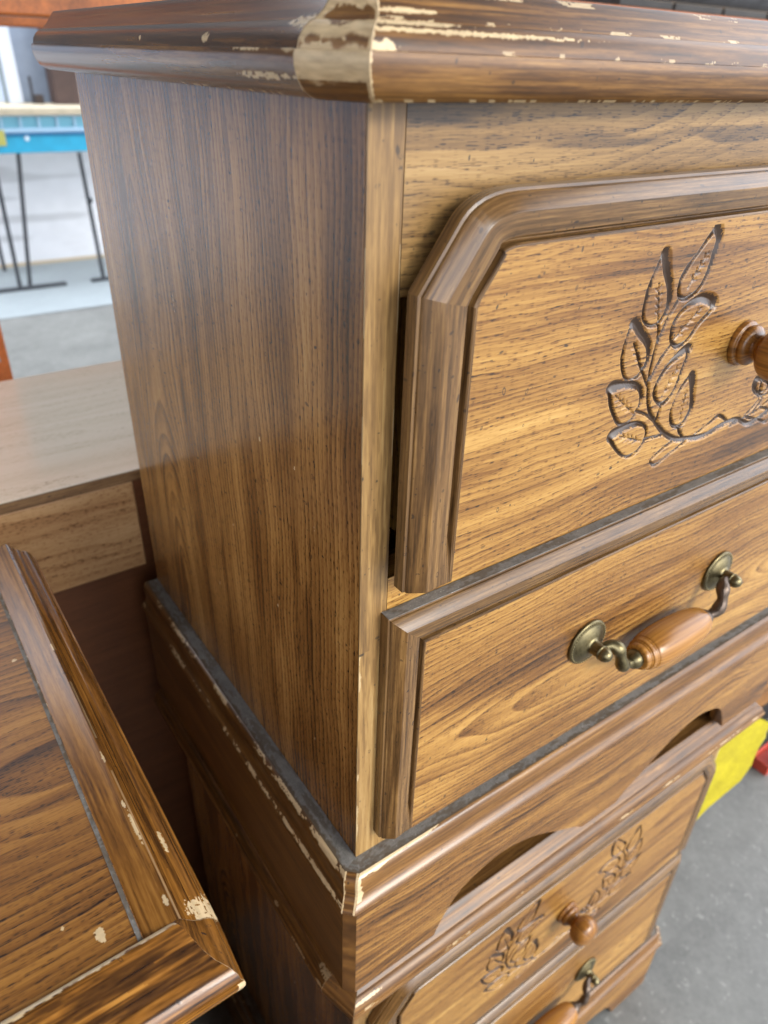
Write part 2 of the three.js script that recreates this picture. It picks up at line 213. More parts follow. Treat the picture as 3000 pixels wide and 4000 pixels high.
// moulding of the base: [out, height below the body]
const BASEP = [[11.6, 0], [13.0, -0.7], [14.4, -2.2], [15.4, -4.6], [15.8, -8], [15.2, -13], [14.8, -18.5], [16.2, -22.6], [18.8, -25], [20.4, -26.6], [21.0, -28.6], [20.4, -30.4], [19.0, -31.8], [17.6, -32.2]].map(p => [p[0], p[1] - 461]);
const BASEV = arcs(BASEP);
function ringPts(o, c) { return [[-o, -DEP], [-o, o - c], [-(o - c), o], [W + o - c, o], [W + o, o - c], [W + o, -DEP]]; }
function baseStrip(k0, k1, P, V, y = Y0, div = 1, u0 = 0) {
  const rows = []; let us = [], L = 0; for (let n = 0; n <= div; n++) { const t = n / div; rows.push(P.map(p => { const R = ringPts(p[0], 7), a = R[k0], b = R[k1]; return [a[0] + (b[0] - a[0]) * t, y + p[1], a[1] + (b[1] - a[1]) * t]; })); if (n) L += Math.hypot(rows[n][0][0] - rows[n - 1][0][0], rows[n][0][2] - rows[n - 1][0][2]); us.push(u0 + L); }
  return skin(rows, us, V, true);
}
// upper drawer: clipped and eased top corners
function outlineUpper() {
  const L = [[15, -224], [15, -150], [15, -70], [35.5, -41.5]], c = []; for (let i = 1; i <= 6; i++) { const t = i / 6; c.push([(1 - t) * (1 - t) * 35.5 + 2 * t * (1 - t) * 43.5 + t * t * 66, (1 - t) * (1 - t) * -41.5 + 2 * t * (1 - t) * -31.2 + t * t * -31]); }
  const half = [...L, ...c, [120, -31], [200, -31]]; return [...half, ...half.slice().reverse().map(p => [W - p[0], p[1]])];
}
function outlineLower() { const half = [[14, -441.5], [14, -340], [14, -248.6], [100, -248.6], [200, -248.6]]; return [...half, ...half.slice().reverse().map(p => [W - p[0], p[1]])]; }
const LIP = [[0, 0], [0, 7.2], [1.5, 7.6], [1.6, 8.8], [2.4, 9.6], [9.8, 14.0], [10.5, 14.3], [15, 14.1], [20, 13.4], [22.9, 12.8], [23.6, 12.2], [24.6, 9.6], [25.2, 9.0], [25.7, 9.0], [26.6, 12.8], [27.3, 13.5], [28.4, 13.6]];
const LIPV = arcs(LIP), ZF = 13.6;
function inset(P, d) {                                               // open outline, inside on its right hand
  return P.map((p, i) => {
    const a = P[Math.max(0, i - 1)], b = P[Math.min(P.length - 1, i + 1)]; let d0 = [p[0] - a[0], p[1] - a[1]], d1 = [b[0] - p[0], b[1] - p[1]]; if (i === 0) d0 = d1; if (i === P.length - 1) d1 = d0;
    const l0 = Math.hypot(...d0), l1 = Math.hypot(...d1), n0 = [d0[1] / l0, -d0[0] / l0], n1 = [d1[1] / l1, -d1[0] / l1], k = 1 + n0[0] * n1[0] + n0[1] * n1[1];
    return [p[0] + d * (n0[0] + n1[0]) / k, p[1] + d * (n0[1] + n1[1]) / k];
  });
}
function densify(P) { const o = [], sharp = i => { if (i <= 0 || i >= P.length - 1) return false; const a = [P[i][0] - P[i - 1][0], P[i][1] - P[i - 1][1]], b = [P[i + 1][0] - P[i][0], P[i + 1][1] - P[i][1]]; return (a[0] * b[0] + a[1] * b[1]) / Math.hypot(...a) / Math.hypot(...b) < 0.5; };
  for (let i = 0; i < P.length - 1; i++) { const n = Math.max(1, Math.round(Math.hypot(P[i + 1][0] - P[i][0], P[i + 1][1] - P[i][1]) / 14)); for (let k = 0; k < n; k++) { const l = Math.hypot(P[i + 1][0] - P[i][0], P[i + 1][1] - P[i][1]); if (k && ((sharp(i) && l * k / n < 32) || (sharp(i + 1) && l * (1 - k / n) < 32))) continue; o.push([P[i][0] + (P[i + 1][0] - P[i][0]) * k / n, P[i][1] + (P[i + 1][1] - P[i][1]) * k / n]); } } o.push(P[P.length - 1]); return o; }
const squash = (P, Q, k) => Q.map((q, i) => [P[i][0] + (q[0] - P[i][0]) * k[0], P[i][1] + (q[1] - P[i][1]) * k[1]]);
function lipGeo(P0, k) {                                                // moulded border; the groove runs out before the foot of the drawer
  const P = densify(P0), yb = P[0][1], R = LIP.map(l => squash(P, inset(P, l[0]), k)), al = arcs(P);
  const rows0 = P.map((p, i) => LIP.map((l, j) => { const near = sm(12, 20, R[j][i][1] - yb), run = l[0] > 16 ? 13.6 + (l[1] - 13.6) * near : l[1]; return [R[j][i][0], R[j][i][1] + Y0, run]; }));
  // the grain breaks at each mitre: the row there is listed twice, the second time with the texture moved on
  const rows = [], u = []; let jump = 0, seam = -1e9; rows0.forEach((r, i) => { rows.push(r); u.push(al[i] + jump); const a = P[i - 1], b = P[i], c = P[i + 1]; if (a && c) { const x = [b[0] - a[0], b[1] - a[1]], y = [c[0] - b[0], c[1] - b[1]]; if ((x[0] * y[0] + x[1] * y[1]) / Math.hypot(...x) / Math.hypot(...y) < 0.9 && al[i] - seam > 60) { seam = al[i]; jump += 171; rows.push(r.map(q => q.slice())); u.push(al[i] + jump); } } });
  return skin(rows, u, LIPV, true, 0.3);
}
function carveField() {
  const { nx, ny, hgt, sx, syy } = CARVE;
  const pos = [], uv = [], idx = [];
  for (let j = 0; j <= ny; j++) for (let i = 0; i <= nx; i++) { const x = GX0 + i * sx, y = GY0 + j * syy; pos.push(x, y + Y0, ZF - hgt[j * (nx + 1) + i]); uv.push(x, y + Y0); }
  for (let j = 0; j < ny; j++) for (let i = 0; i < nx; i++) { const a = j * (nx + 1) + i, b = a + nx + 1; idx.push(a, a + 1, b, a + 1, b + 1, b); }
  const g = new THREE.BufferGeometry(); g.setAttribute('position', new THREE.Float32BufferAttribute(pos, 3)); g.setAttribute('uv', new THREE.Float32BufferAttribute(uv, 2)); g.setIndex(idx); g.computeVertexNormals(); return mm(g.toNonIndexed());
}
function fieldGeo(P0, hole, k) {                                     // flat middle of a drawer front
  const D = densify(P0), P = squash(D, inset(D, LIP[LIP.length - 1][0]), k), s = new THREE.Shape(P.map(p => new THREE.Vector2(p[0], p[1] + Y0))); if (hole) s.holes.push(new THREE.Path(hole.map(p => new THREE.Vector2(p[0], p[1] + Y0))));
  const g = new THREE.ShapeGeometry(s); g.translate(0, 0, ZF); return planarUV(g, 'x');
}
function drawer(parent, P, carved, mat, z) {
  const k = carved ? [1, 0.80] : [0.82, 0.80];
  const xs = P.map(p => p[0]), yb = P[0][1] + Y0, x0 = Math.min(...xs), x1 = Math.max(...xs), yt = Math.max(...P.map(p => p[1])) + Y0;
  const face = [fieldGeo(P, carved ? [[GX0, GY0], [GX0, GY1], [GX1, GY1], [GX1, GY0]] : null, k), box(x0 + 0.4, x1 - 0.4, yb + 0.3, yt - (carved ? 46 : 2), 0.4, ZF - 7, 'x'), box(x0 + 26, x1 - 26, yb + 6, yt - (carved ? 50 : 8), -300, 0.2, 'x')];
  if (carved) face.push(carveField());
  const d = mesh('drawer', face, mat, parent); d.position.z = z * MM; tag(d, carved ? 'drawer front carved with leafy branches, clipped top corners' : 'plain rectangular drawer front with a bail pull');
  mesh('moulded_border', lipGeo(P, k), borderMat, d);
  const ledge = carved ? null : box(x0 + 0.3, x1 - 0.3, yt - 0.4, yt + 0.25, 0.2, 7.4, 'x'); if (ledge) mesh('dust', ledge, dust, d);
  return d;
}
const at = (g, x, y, z) => g.translate(x, y, z);
function knobGeo() {
  const p = [[0.01, 0], [15.4, 0], [15.8, 1.5], [15.2, 3.4], [13.6, 4.2], [13.2, 5.0], [14.0, 6.4], [13.6, 8.4], [11.2, 10.4], [9.0, 12.0], [8.6, 14], [10.4, 16], [14.6, 18.4], [17.4, 22], [18.2, 26], [17.6, 30.5], [15.4, 34], [12, 36.4], [7, 37.8], [0.01, 38.2]];
  const g = lathe(smooth(p, 60).map(q => [Math.max(0.01, q.x), q.y]), 44); g.rotateX(Math.PI / 2); return uvalong(g, 45, 100);
}
const uvalong = (g, len, round) => { const n = g.index ? g.toNonIndexed() : g, uv = n.attributes.uv; for (let i = 0; i < uv.count; i++) uv.setXY(i, uv.getY(i) * len, uv.getX(i) * round); return n; };
const uvmm = (g, a, b) => { const n = g.index ? g.toNonIndexed() : g, uv = n.attributes.uv; for (let i = 0; i < uv.count; i++) uv.setXY(i, uv.getX(i) * a, uv.getY(i) * b); return n; };
function tube(pts, rad, seg = 26, ring = 14) {                        // tapering tube through points, radius function of t
  const c = new THREE.CatmullRomCurve3(pts.map(p => new THREE.Vector3(...p)), false, 'centripetal'), g = new THREE.TubeGeometry(c, seg, 1, ring), p = g.attributes.position;
  for (let i = 0; i <= seg; i++) { const q = c.getPointAt(i / seg), r = rad(i / seg); for (let k = 0; k <= ring; k++) { const n = i * (ring + 1) + k; p.setXYZ(n, q.x + (p.getX(n) - q.x) * r, q.y + (p.getY(n) - q.y) * r, q.z + (p.getZ(n) - q.z) * r); } }
  g.computeVertexNormals(); return uvmm(g, 60, 20);
}
const PULLY = -344.5, PL = 190.5, PR = 351.5, GRIPY = -366, GRIPZ = 33;
function pull(d) {
  for (const x of [PL, PR]) {
    const pr = [[0.01, 0], [18.6, 0], [19, 1.4], [18.2, 2.6], [16.6, 3.0], [15.6, 2.9], [14.6, 3.6], [11.5, 5.4], [8, 6.6], [6, 7.2], [5.4, 9], [5.2, 14], [5.8, 16], [0.01, 16.4]];
    const g = [uvmm(lathe(pr, 40), 40, 40)]; for (let k = 0; k < 48; k++) { const b = new THREE.SphereGeometry(0.75, 6, 4); b.translate(17.3 * Math.cos(k / 48 * 6.2832), 2.75, 17.3 * Math.sin(k / 48 * 6.2832)); g.push(uvmm(b, 4, 4)); }
    const ball = new THREE.SphereGeometry(5.6, 18, 12); ball.scale(1, 1.15, 1); ball.translate(0, 17, 0); g.push(uvmm(ball, 20, 20));
    for (const q of g) { q.rotateX(Math.PI / 2); q.translate(x, PULLY + Y0, ZF); mm(q); }
    mesh('rosette', g, brass, d);
  }
  const arm = k => { const x = k < 0 ? PL : PR, s = -k, P = [[x + s * 4, PULLY, ZF + 12], [x + s * 11, PULLY + 1, ZF + 14], [x + s * 16, PULLY - 3, ZF + 18], [x + s * 18, PULLY - 12, ZF + 21], [x + s * 22, PULLY - 19, ZF + 21], [x + s * 29, GRIPY + Y0 - Y0, GRIPZ], [x + s * 37, GRIPY, GRIPZ]].map(p => [p[0], p[1] + Y0, p[2]]);
    const g = [tube(P, t => 3.4 + 2.2 * Math.exp(-Math.pow((t - 0.28) / 0.12, 2)) + 2.0 * Math.exp(-Math.pow((t - 0.62) / 0.14, 2)) + 3.0 * sm(0.8, 0.95, t), 44, 16)];
    const b = new THREE.SphereGeometry(7.6, 20, 14); b.translate(x + s * 37, GRIPY + Y0, GRIPZ); g.push(uvmm(b, 20, 20)); g.forEach(mm); return g; };
  mesh('bail_arm', arm(-1), brass, d); const r = mesh('bail_arm', arm(1), ironMat, d); tag(r, 'right bail arm, tarnished almost black');
  const L = PR - PL - 2 * 40, pr = [[0.01, 0], [9.6, 0], [10.6, 1.5], [10.8, 4], [11.4, 4.6], [11.2, 5.4], [12.4, 6.2], [12.6, 9], [13.0, 9.8], [12.8, 10.6], [13.6, 11.6], [14.6, 16], [15.6, 26], [15.8, L / 2], [15.2, L * 0.68], [13.8, L * 0.85], [12, L * 0.95], [10, L], [0.01, L]];
  const g = uvalong(lathe(smooth(pr, 90).map(q => [Math.max(0.01, q.x), q.y]), 40), 88, 90); g.rotateZ(-Math.PI / 2); g.translate(PL + 40, GRIPY + Y0, GRIPZ); mm(g); mesh('grip', g, gripMat, d);
}
const STAND_GROUP = undefined;
function topMats(k) {                                                 // each stand's top is worn in its own places
  const V = TOPV, chip = (a, c, x, y, rx, ry, rag = 0.6) => { const p = (a - x) / rx, q = (c - y) / ry; return p > -2 && p < 2 && q > -2 && q < 2 ? sm(0.08, -0.08, p * p + q * q + rag * n2(a / 1.3 + x, c / 1.0) + 0.25 * n2(a / 0.4, c / 0.4) - 1) : 0; };
  const zone = (a, c) => (c > V[8] && c < V[13] ? -0.13 : c > V[14] && c < V[18] ? -0.16 : 0) + (c > V[15] && c < V[16] && n2(a / 60 + k, c) > 0.1 ? 0.16 : 0);
  const fr = { seed: 61 + k, bright: k === 2 ? 0.46 : k === 1 ? 0.64 : 0.58, pal: k === 2 ? AMBER : STAIN, streak: k === 2 ? 1.7 : 1.2, flecks: 0.003, zone };
  if (k === 0) fr.worn = (a, c) => { let w = Math.max(chip(a, c, 16, V[12], 24, 1.6), chip(a, c, 42, V[11], 60, 1.1, 0.9), chip(a, c, 12, V[15], 16, 1.2), chip(a, c, 5, V[9], 5, 2, 0.9));
    if (Math.abs(c - V[2]) < 1.3 && n2(a / 2.1, 5) > 0.22) w = Math.max(w, sm(0.22, 0.5, n2(a / 2.1, 5)) * 0.95); const rag = 0.45 * n2(a / 3, c / 1.3) + 0.3 * n2(a / 1, c / 0.6); if (Math.abs(c - V[13] - 0.6) < 1.2 && n2(a / 9, 9) + rag > 0.5) w = Math.max(w, 0.8); if (Math.abs(c - V[17]) < 1.2 && n2(a / 14, 19) + rag > 0.4) w = Math.max(w, 0.75); if (Math.abs(c - V[8]) < 1.1 && n2(a / 7, 29) + rag > 0.65) w = Math.max(w, 0.6); if (a < 0.8 + 0.5 * n2(c, 3)) w = 1; return w; };
  else if (k === 1) fr.worn = (a, c) => Math.max(Math.abs(c - V[7]) < 0.9 && n2(a / 15, 5) + 0.5 * n2(a / 2.5, c / 1) > 0.6 ? 0.8 : 0, chip(a, c, 13, V[11], 14, 1.3), chip(a, c, 560, V[4], 6, 1.6));
  else fr.worn = (a, c) => { const e = V[18] + 0.3 + 0.9 * n2(a / 12, 3) + 0.5 * n2(a / 2.5, 8); let w = sm(e, e + 0.4, c) * (c < V[23] + 9 ? 1 : 0); w = Math.max(w, chip(a, c, 545, V[3], 26, 1.6, 1.1)); if (a > 588.5) w = Math.max(w, c < V[7] ? 1 : 0); return w; };
  const sd = { seed: 71 + k, bright: k === 2 ? 0.50 : 0.50, pal: k === 2 ? AMBER : STAIN, streak: 1.1, flecks: 0.002, zone };
  sd.worn = k === 2 ? (a, c) => Math.max(chip(a, c, 371, V[12], 7, 6.5, 1.1), chip(a, c, 369, V[9], 8, 4.5, 1), chip(a, c, 364, V[19], 3, 1.2), chip(a, c, 316, V[18], 11, 1.0), chip(a, c, 325, V[13], 8, 1.3), chip(a, c, 262, V[18], 6, 0.7), chip(a, c, 150, V[18], 4, 0.6), chip(a, c, 300, V[18] + 0.4, 3, 0.8), Math.abs(c - V[17]) < 0.7 && n2(a / 18, 44) > -0.3 ? 0.3 : 0)
    : (a, c) => { let w = Math.max(chip(a, c, 372, V[12], 9, 3.2, 1.2), chip(a, c, 350, V[4], 20, 1.1, 1.5), chip(a, c, 371, V[7], 4, 1.0), chip(a, c, 296, V[10], 3.2, 1.8, 0.9), chip(a, c, 216, V[10], 1.4, 1.2), chip(a, c, 340, V[7], 14, 0.7, 1.3)); if (Math.abs(c - V[2]) < 1.1 && n2(a / 3, 3) > 0.3 && a > 250) w = Math.max(w, 0.8); return k ? w * 0.4 : w; };
  const bl = { seed: 81 + k, bright: k === 2 ? 0.36 : 0.52, pal: k === 2 ? AMBER : STAIN, flecks: 0.01 };
  if (k === 0) { bl.worn = (a, c) => { const f = 0.6 * n2(a / 7, c / 3.5) + 0.35 * n2(a / 2.4, c / 1.6) + 0.25 * n2(a / 0.8, c / 0.6); let w = sm(-0.5, 0.1, f + (c - V[4]) * 0.22); if (c < V[4]) w *= sm(-0.1, 0.5, f) * 0.5; const band = Math.exp(-Math.pow((c - (V[8] + 2.6 + 1.5 * n2(a / 6, 4))) / 2.2, 2)); w *= 1 - 0.95 * band * sm(-0.3, 0.15, 0.7 * n2(a / 2.6, c / 2.4) + 0.7 * f + 0.1); const top = sm(0.3, -0.1, Math.hypot((a - 17) / 13, (c - V[14] - 1) / 4.2) - 1 + 0.7 * f); w *= 1 - 0.92 * top; if (a > 31.4 + 0.5 * n2(c / 2, 7) || a < 0.5) w = 0.95; return sm(0.18, 0.85, w + 0.12 * n2(a / 1.2, c / 2.5)) * (0.82 + 0.18 * n2(a / 5, c / 0.9)); }; }
  else bl.worn = (a, c) => (k === 2 && c < V[5] && a > 26 ? 0.9 : a > 32.4 || a < 0.4 ? 0.6 : 0);
  const mk = (q, w) => woodMat(strip(w, 160, q === bl ? 33 : q === sd ? 376 : 592, TOPV[TOPV.length - 1] + 0.4, q), q === sd ? 0.2 : k === 2 ? 0.2 : 0.42, { bumpScale: 0.0002,  });
  return { top_front_moulding: mk(fr, 2048), top_side_moulding: mk(sd, 1536), corner_block: mk(bl, 256) };
}
function skirtShape() {
  const f = -603, half = [[67, f], [73, -588], [88, -564], [103, -554.5], [133, -547], [164, -553], [186, -563], [212, -579], [232, -590], [246, -601]];
  const up = smooth(half, 40).map(p => [p.x, p.y]); return [[-10.5, f], ...up, ...up.slice().reverse().map(p => [W - p[0], p[1]]), [W + 10.5, f], [W + 10.5, -493], [-10.5, -493]].map(p => [p[0], p[1] + Y0]);
}
function makeStand(clip, tm, wide) {
  const g = new THREE.Group(); const Y = y => y + Y0;
  mesh('side_panel', box(0.3, 16, Y(-600), Y(0), -DEP, -1.7, 'y'), oakSide, g); mesh('side_panel', box(W - 16, W - 0.3, Y(-600), Y(0), -DEP, -1.7, 'y'), oakSide, g);
  mesh('back_panel', box(16.2, W - 16.2, Y(-600), Y(-0.5), -DEP + 4, -DEP + 10, 'x'), edgeMat, g);
  const stile = k => { const f = p => [k > 0 ? W - p[0] : p[0], p[1] + Y0]; let P = [[0, -461], [0, 0], [17.6, 0], [17.8, -430], [18.6, -437], [20.6, -442], [24, -447], [28, -450.5], [28, -461]]; P = P.map(f); if (k > 0) P.reverse(); const Q = [[1.6, -461], [1.6, 0], [17.2, 0], [17.2, -461]].map(f); if (k > 0) Q.reverse(); return [shapeGeo(P, -0.9, 0, 'y'), shapeGeo(Q, -18, -0.95, 'y')]; };
  for (const k of [-1, 1]) mesh('stile', stile(k), stileMat, g);
  mesh('rail', box(18.4, W - 18.4, Y(-75), Y(-0.2), -18, -0.4, 'x'), oakRail, g);
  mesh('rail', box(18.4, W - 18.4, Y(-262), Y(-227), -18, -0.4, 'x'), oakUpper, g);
  mesh('rail', box(18.4, W - 18.4, Y(-460), Y(-437), -18, -0.6, 'x'), oakRail, g);
  const T = topGeos(clip, wide);
  mesh('top_panel', T.panel, oakTop, g);
  mesh('top_front_moulding', T.front, tm.top_front_moulding, g);
  mesh('top_side_moulding', T.sideL, tm.top_side_moulding, g); mesh('top_side_moulding', T.sideR, tm.top_side_moulding, g);
  mesh('corner_block', T.blockL, tm.corner_block, g); mesh('corner_block', T.blockR, tm.corner_block, g);
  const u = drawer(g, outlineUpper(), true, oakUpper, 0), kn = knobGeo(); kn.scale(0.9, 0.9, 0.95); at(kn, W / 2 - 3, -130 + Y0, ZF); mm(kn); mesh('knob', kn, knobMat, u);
  const l = drawer(g, outlineLower(), false, oakLower, 0); pull(l);
  // base: moulding, dusty ledge on it, skirt with two scallops, corner facets
  mesh('base_moulding', [baseStrip(1, 2, BASEP, BASEV), baseStrip(2, 3, BASEP, BASEV, Y0, 30, 10), baseStrip(3, 4, BASEP, BASEV)], tm.base_front, g);
  mesh('base_moulding', [baseStrip(0, 1, BASEP, BASEV, Y0, 24), baseStrip(4, 5, BASEP, BASEV, Y0, 24)], tm.base_side, g);
  const R = ringPts(11.6, 7), led = (a, b, c, d) => skin([[[a[0], Y(-460.9), a[1]], [b[0], Y(-460.9), b[1]]], [[d[0], Y(-460.9), d[1]], [c[0], Y(-460.9), c[1]]]], [0, Math.hypot(c[0] - b[0], c[1] - b[1])], [0, 12], false);
  mesh('dust', [led([0, -DEP], R[0], R[1], [0, 0]), led([0, 0], R[1], R[2], [0, 0.01]), led([0, 0.01], R[2], R[3], [W, 0.01]), led([W, 0.01], R[3], R[4], [W, 0]), led([W, 0], R[4], R[5], [W, -DEP])], dust, g);
  mesh('skirt', shapeGeo(skirtShape(), 2, 17.6, 'x'), oakSkirt, g);
  const K = ringPts(17.6, 7), wall = (a, b) => { const V = [0, Math.hypot(a[0] - b[0], a[1] - b[1]) < 20 ? 14 : 110]; return skin([[[a[0], Y(-493), a[1]], [a[0], Y(-603), a[1]]], [[b[0], Y(-493), b[1]], [b[0], Y(-603), b[1]]]], [0, Math.hypot(a[0] - b[0], a[1] - b[1])], V, true); };
  mesh('side_skirt', [wall(K[0], K[1]), wall(K[1], K[2]), wall(K[3], K[4]), wall(K[4], K[5]), box(-10.4, W + 10.4, Y(-560), Y(-505), -DEP + 10, 1.9, 'x')], tm.skirt_side, g);
  return g;
}
const baseV = BASEV[BASEV.length - 1] + 0.4;
const baseFront = woodMat(strip(1536, 128, 592, baseV, { seed: 91, pal: STAIN, bright: 0.58, flecks: 0.002, worn: (a, c) => { const t = n2(a / 9, 2) * 0.9 + n2(a / 2, 5) * 0.4; let w = c < 4.6 - a * 0.05 + t * 1.4 && a > 10 && a < 80 ? 0.95 : 0; if (a > 9 && a < 13 + 2 * n2(c / 3, 8) && c > 3 && c < 26) w = 0.95; if (Math.abs(c - BASEV[11]) < 0.8 + t * 0.5 && n2(a / 20, 12) + 0.4 * t > 0.1 && a < 260) w = Math.max(w, 0.75); if (a < 0.9 + 0.5 * n2(c / 2, 1) || (a > 8 && a < 9.5)) w = 0.9; else if (a < 9) w = 0; return w; }, zone: (a, c) => a < 9.5 ? -0.12 : 0.02 * n2(a / 30, 1) }), 0.28);
const baseSide = woodMat(strip(1536, 128, 396, baseV, { seed: 95, pal: STAIN, bright: 0.46, flecks: 0.001, worn: (a, c) => { const near = sm(120, 330, a), rag = n2(a / 3.2, c / 1.6) * 0.45 + n2(a / 1.1, c / 0.7) * 0.3; let w = 0; const r = n2(a / 13, 2) * 0.6 + rag + n2(a / 40, 3) * 0.45; if (c < 4.6 + 2 * rag && c > 0.8 - rag && r > 0.36 - 0.46 * near) w = 0.9; if (a > 355 && a < 378 && c > 0.4 && c < 6) w = 0.95; const r2 = n2(a / 12, 12) * 0.6 + rag; if (Math.abs(c - BASEV[8] - 0.8) < 1.4 + 0.9 * r2 && r2 > 0.4 - 0.8 * near) w = Math.max(w, 0.85); return w; } }), 0.30);
const skirtSide = woodMat(strip(1024, 256, 400, 112, { seed: 97, pal: STAIN, bright: 0.48, flecks: 0.001 }), 0.33);
const extra = { base_front: baseFront, base_side: baseSide, skirt_side: skirtSide };
function placeStand(g, label, x, y, z) { g.name = numbered('nightstand'); g.position.set(x * MM, y * MM, z * MM); scene.add(g); return tag(g, label, 'nightstand', 'matching two-drawer nightstands'); }
const H = Y0 + 35;
const upper = placeStand(makeStand(9.5, { ...topMats(0), ...extra }), 'two-drawer brown nightstand stacked on top of another, its carved upper drawer ajar', 0, H, 0);
const upperDrawers = upper.children.filter(c => c.name === 'drawer');
const lower = placeStand(upper.clone(), 'nightstand at the bottom of the stack, standing on the concrete floor', 0, 0, 0);
{ const t = topMats(1); lower.traverse(o => { if (t[o.name]) o.material = t[o.name]; }); }
upperDrawers[0].position.z = 9.5 * MM;                                // only the top one stands open
const left = placeStand(makeStand(1.5, { ...topMats(2), ...extra }, true), 'nightstand seen from above at lower left, chipped cream along its front edge', -680, 265, 54);

// dust lines along the panel of the left top
{
  const lines = [box(W - 11.6, W - 9.4, Y0 + 32.6, Y0 + 33.4, -DEP, -9, 'z')]; const d = mesh('dust', lines, dust, left); d.castShadow = false;
}
// ------------------------------------------------------------------ what stands round the stack
const crate = thing('wooden_crate', 'dark low wooden crate underneath the left nightstand', 'crate', -410, 0, -140);
{ for (const z of [-180, 0, 175]) for (const y of [0, 92, 184]) mesh('slat', box(-265, 265, y, y + 78, z - 9, z + 9, 'x', 2), edgeMat, crate); mesh('lid', box(-270, 270, 262 - 16, 263.5, -195, 195, 'x', 2), edgeMat, crate); }

const dresserFront = woodMat(wood(1024, 1024, 600, 900, { seed: 103, center: 300, open: 150, slope: 0.1, spacing: 14, pal: [[0.05, 0.018, 0.006], [0.13, 0.052, 0.018], [0.26, 0.125, 0.046], [0.40, 0.23, 0.10], [0.5, 0.32, 0.16]], bright: 0.76, flecks: 0.0002, wave: 14, amp: 0.45, dark: 0.5 }), 0.45);
const dresserBody = woodMat(strip(1024, 512, 1300, 900, { seed: 109, pal: [[0.010, 0.004, 0.002], [0.030, 0.011, 0.005], [0.085, 0.030, 0.011], [0.13, 0.048, 0.018], [0.18, 0.075, 0.03]], bright: 0.62, streak: 0.5, flecks: 0 }), 0.4);
const dresserTop = woodMat(wood(512, 512, 900, 320, { seed: 107, center: 160, open: 200, spacing: 12, bright: 0.96, flecks: 0.00005, amp: 0.12, dark: 0.15, tone: 0.4, fib: 0.3, pal: [[0.14, 0.11, 0.08], [0.28, 0.23, 0.17], [0.45, 0.38, 0.28], [0.58, 0.50, 0.38], [0.66, 0.58, 0.46]] }), 0.16, { clearcoat: 0.6, clearcoatRoughness: 0.1 });
const dresser = thing('dresser', 'brown wooden dresser with a glossy pale top, behind the nightstands', 'dresser', -300, 0, -580);
{
  const top = 893; mesh('top_panel', box(-700, 620, top - 12, top, -157, 160, 'x', 2.5), dresserTop, dresser); mesh('edge_band', box(-699, 619, top - 11.4, top - 0.8, 160.3, 161.6, 'x'), edgeMat, dresser);
  mesh('front_panel', box(-690, 610, 60, top - 13, 140, 152, 'x'), dresserBody, dresser); for (const x of [-690, 330]) mesh('drawer_front', box(x, x + 992 - (x > 0 ? 720 : 0), 774, 879, 152.5, 157, 'x', 1.8), dresserFront, dresser); for (const s of [-1, 1]) mesh('side_panel', box(s < 0 ? -690 : 594, s < 0 ? -674 : 610, 0, top - 13, -150, 139.5, 'y'), dresserBody, dresser);
  mesh('back_panel', box(-673, 593, 60, top - 13, -150, -144, 'x'), edgeMat, dresser); mesh('plinth', box(-680, 600, 0, 59, 120, 135, 'x'), edgeMat, dresser);
}
const paint = (r, g, b, rough = 0.5, o = {}) => new THREE.MeshStandardMaterial({ color: new THREE.Color(r, g, b), roughness: rough, ...o });
const patchy = (r, g, b, rough, k = 0.25, s = 1, size = 300) => { const t = texture(256, 256, size, size, (a, c, o) => { const q = 1 + k * fbm(a / size * 6 * s, c / size * 6 * s) + k * 0.5 * n2(a / size * 90, c / size * 90); o[0] = r * q; o[1] = g * q; o[2] = b * q; }); return new THREE.MeshStandardMaterial({ map: t, roughness: rough }); };
const orange = patchy(0.36, 0.10, 0.016, 0.5, 0.5), postM = patchy(0.48, 0.125, 0.03, 0.5, 0.3), greyLoad = patchy(0.045, 0.046, 0.05, 0.9, 0.4);
const rack = thing('pallet_rack', 'orange steel pallet rack with slotted post behind the dresser', 'storage rack', 1400, 0, -1500);
{
  const by = 56 - FLOOR, post = (x, z) => { const holes = []; for (let k = 0; k < 31; k++) for (const q of [-18, 14]) holes.push([[x - 1400 + q, 60 + k * 76], [x - 1400 + q + 12, 60 + k * 76], [x - 1400 + q + 9, 92 + k * 76], [x - 1400 + q + 3, 92 + k * 76]]); return [shapeGeo([[x - 1440, 0], [x - 1360, 0], [x - 1360, 2450], [x - 1440, 2450]], z + 1500 - 3, z + 1500, 'y', holes), box(x - 1440, x - 1437, 0, 2450, z + 1500 - 70, z + 1500 - 3.2, 'y'), box(x - 1363, x - 1360, 0, 2450, z + 1500 - 70, z + 1500 - 3.2, 'y')]; };
  for (const x of [-16, 3700]) for (const z of [-1247, -2100]) mesh('post', post(x, z), postM, rack);
  mesh('beam', box(-1374, 2250, by, by + 94, 190, 247, 'x', 5), orange, rack); mesh('beam', box(-1374, 2250, by, by + 94, -600, -543, 'x', 5), orange, rack);
  const deckM = patchy(0.045, 0.042, 0.04, 0.9); for (let k = 7; k < 16; k++) mesh('deck_board', box(-1370 + k * 226, -1370 + k * 226 + 214, by + 94.5, by + 112, -600, 245, 'z', 2), deckM, rack);
}
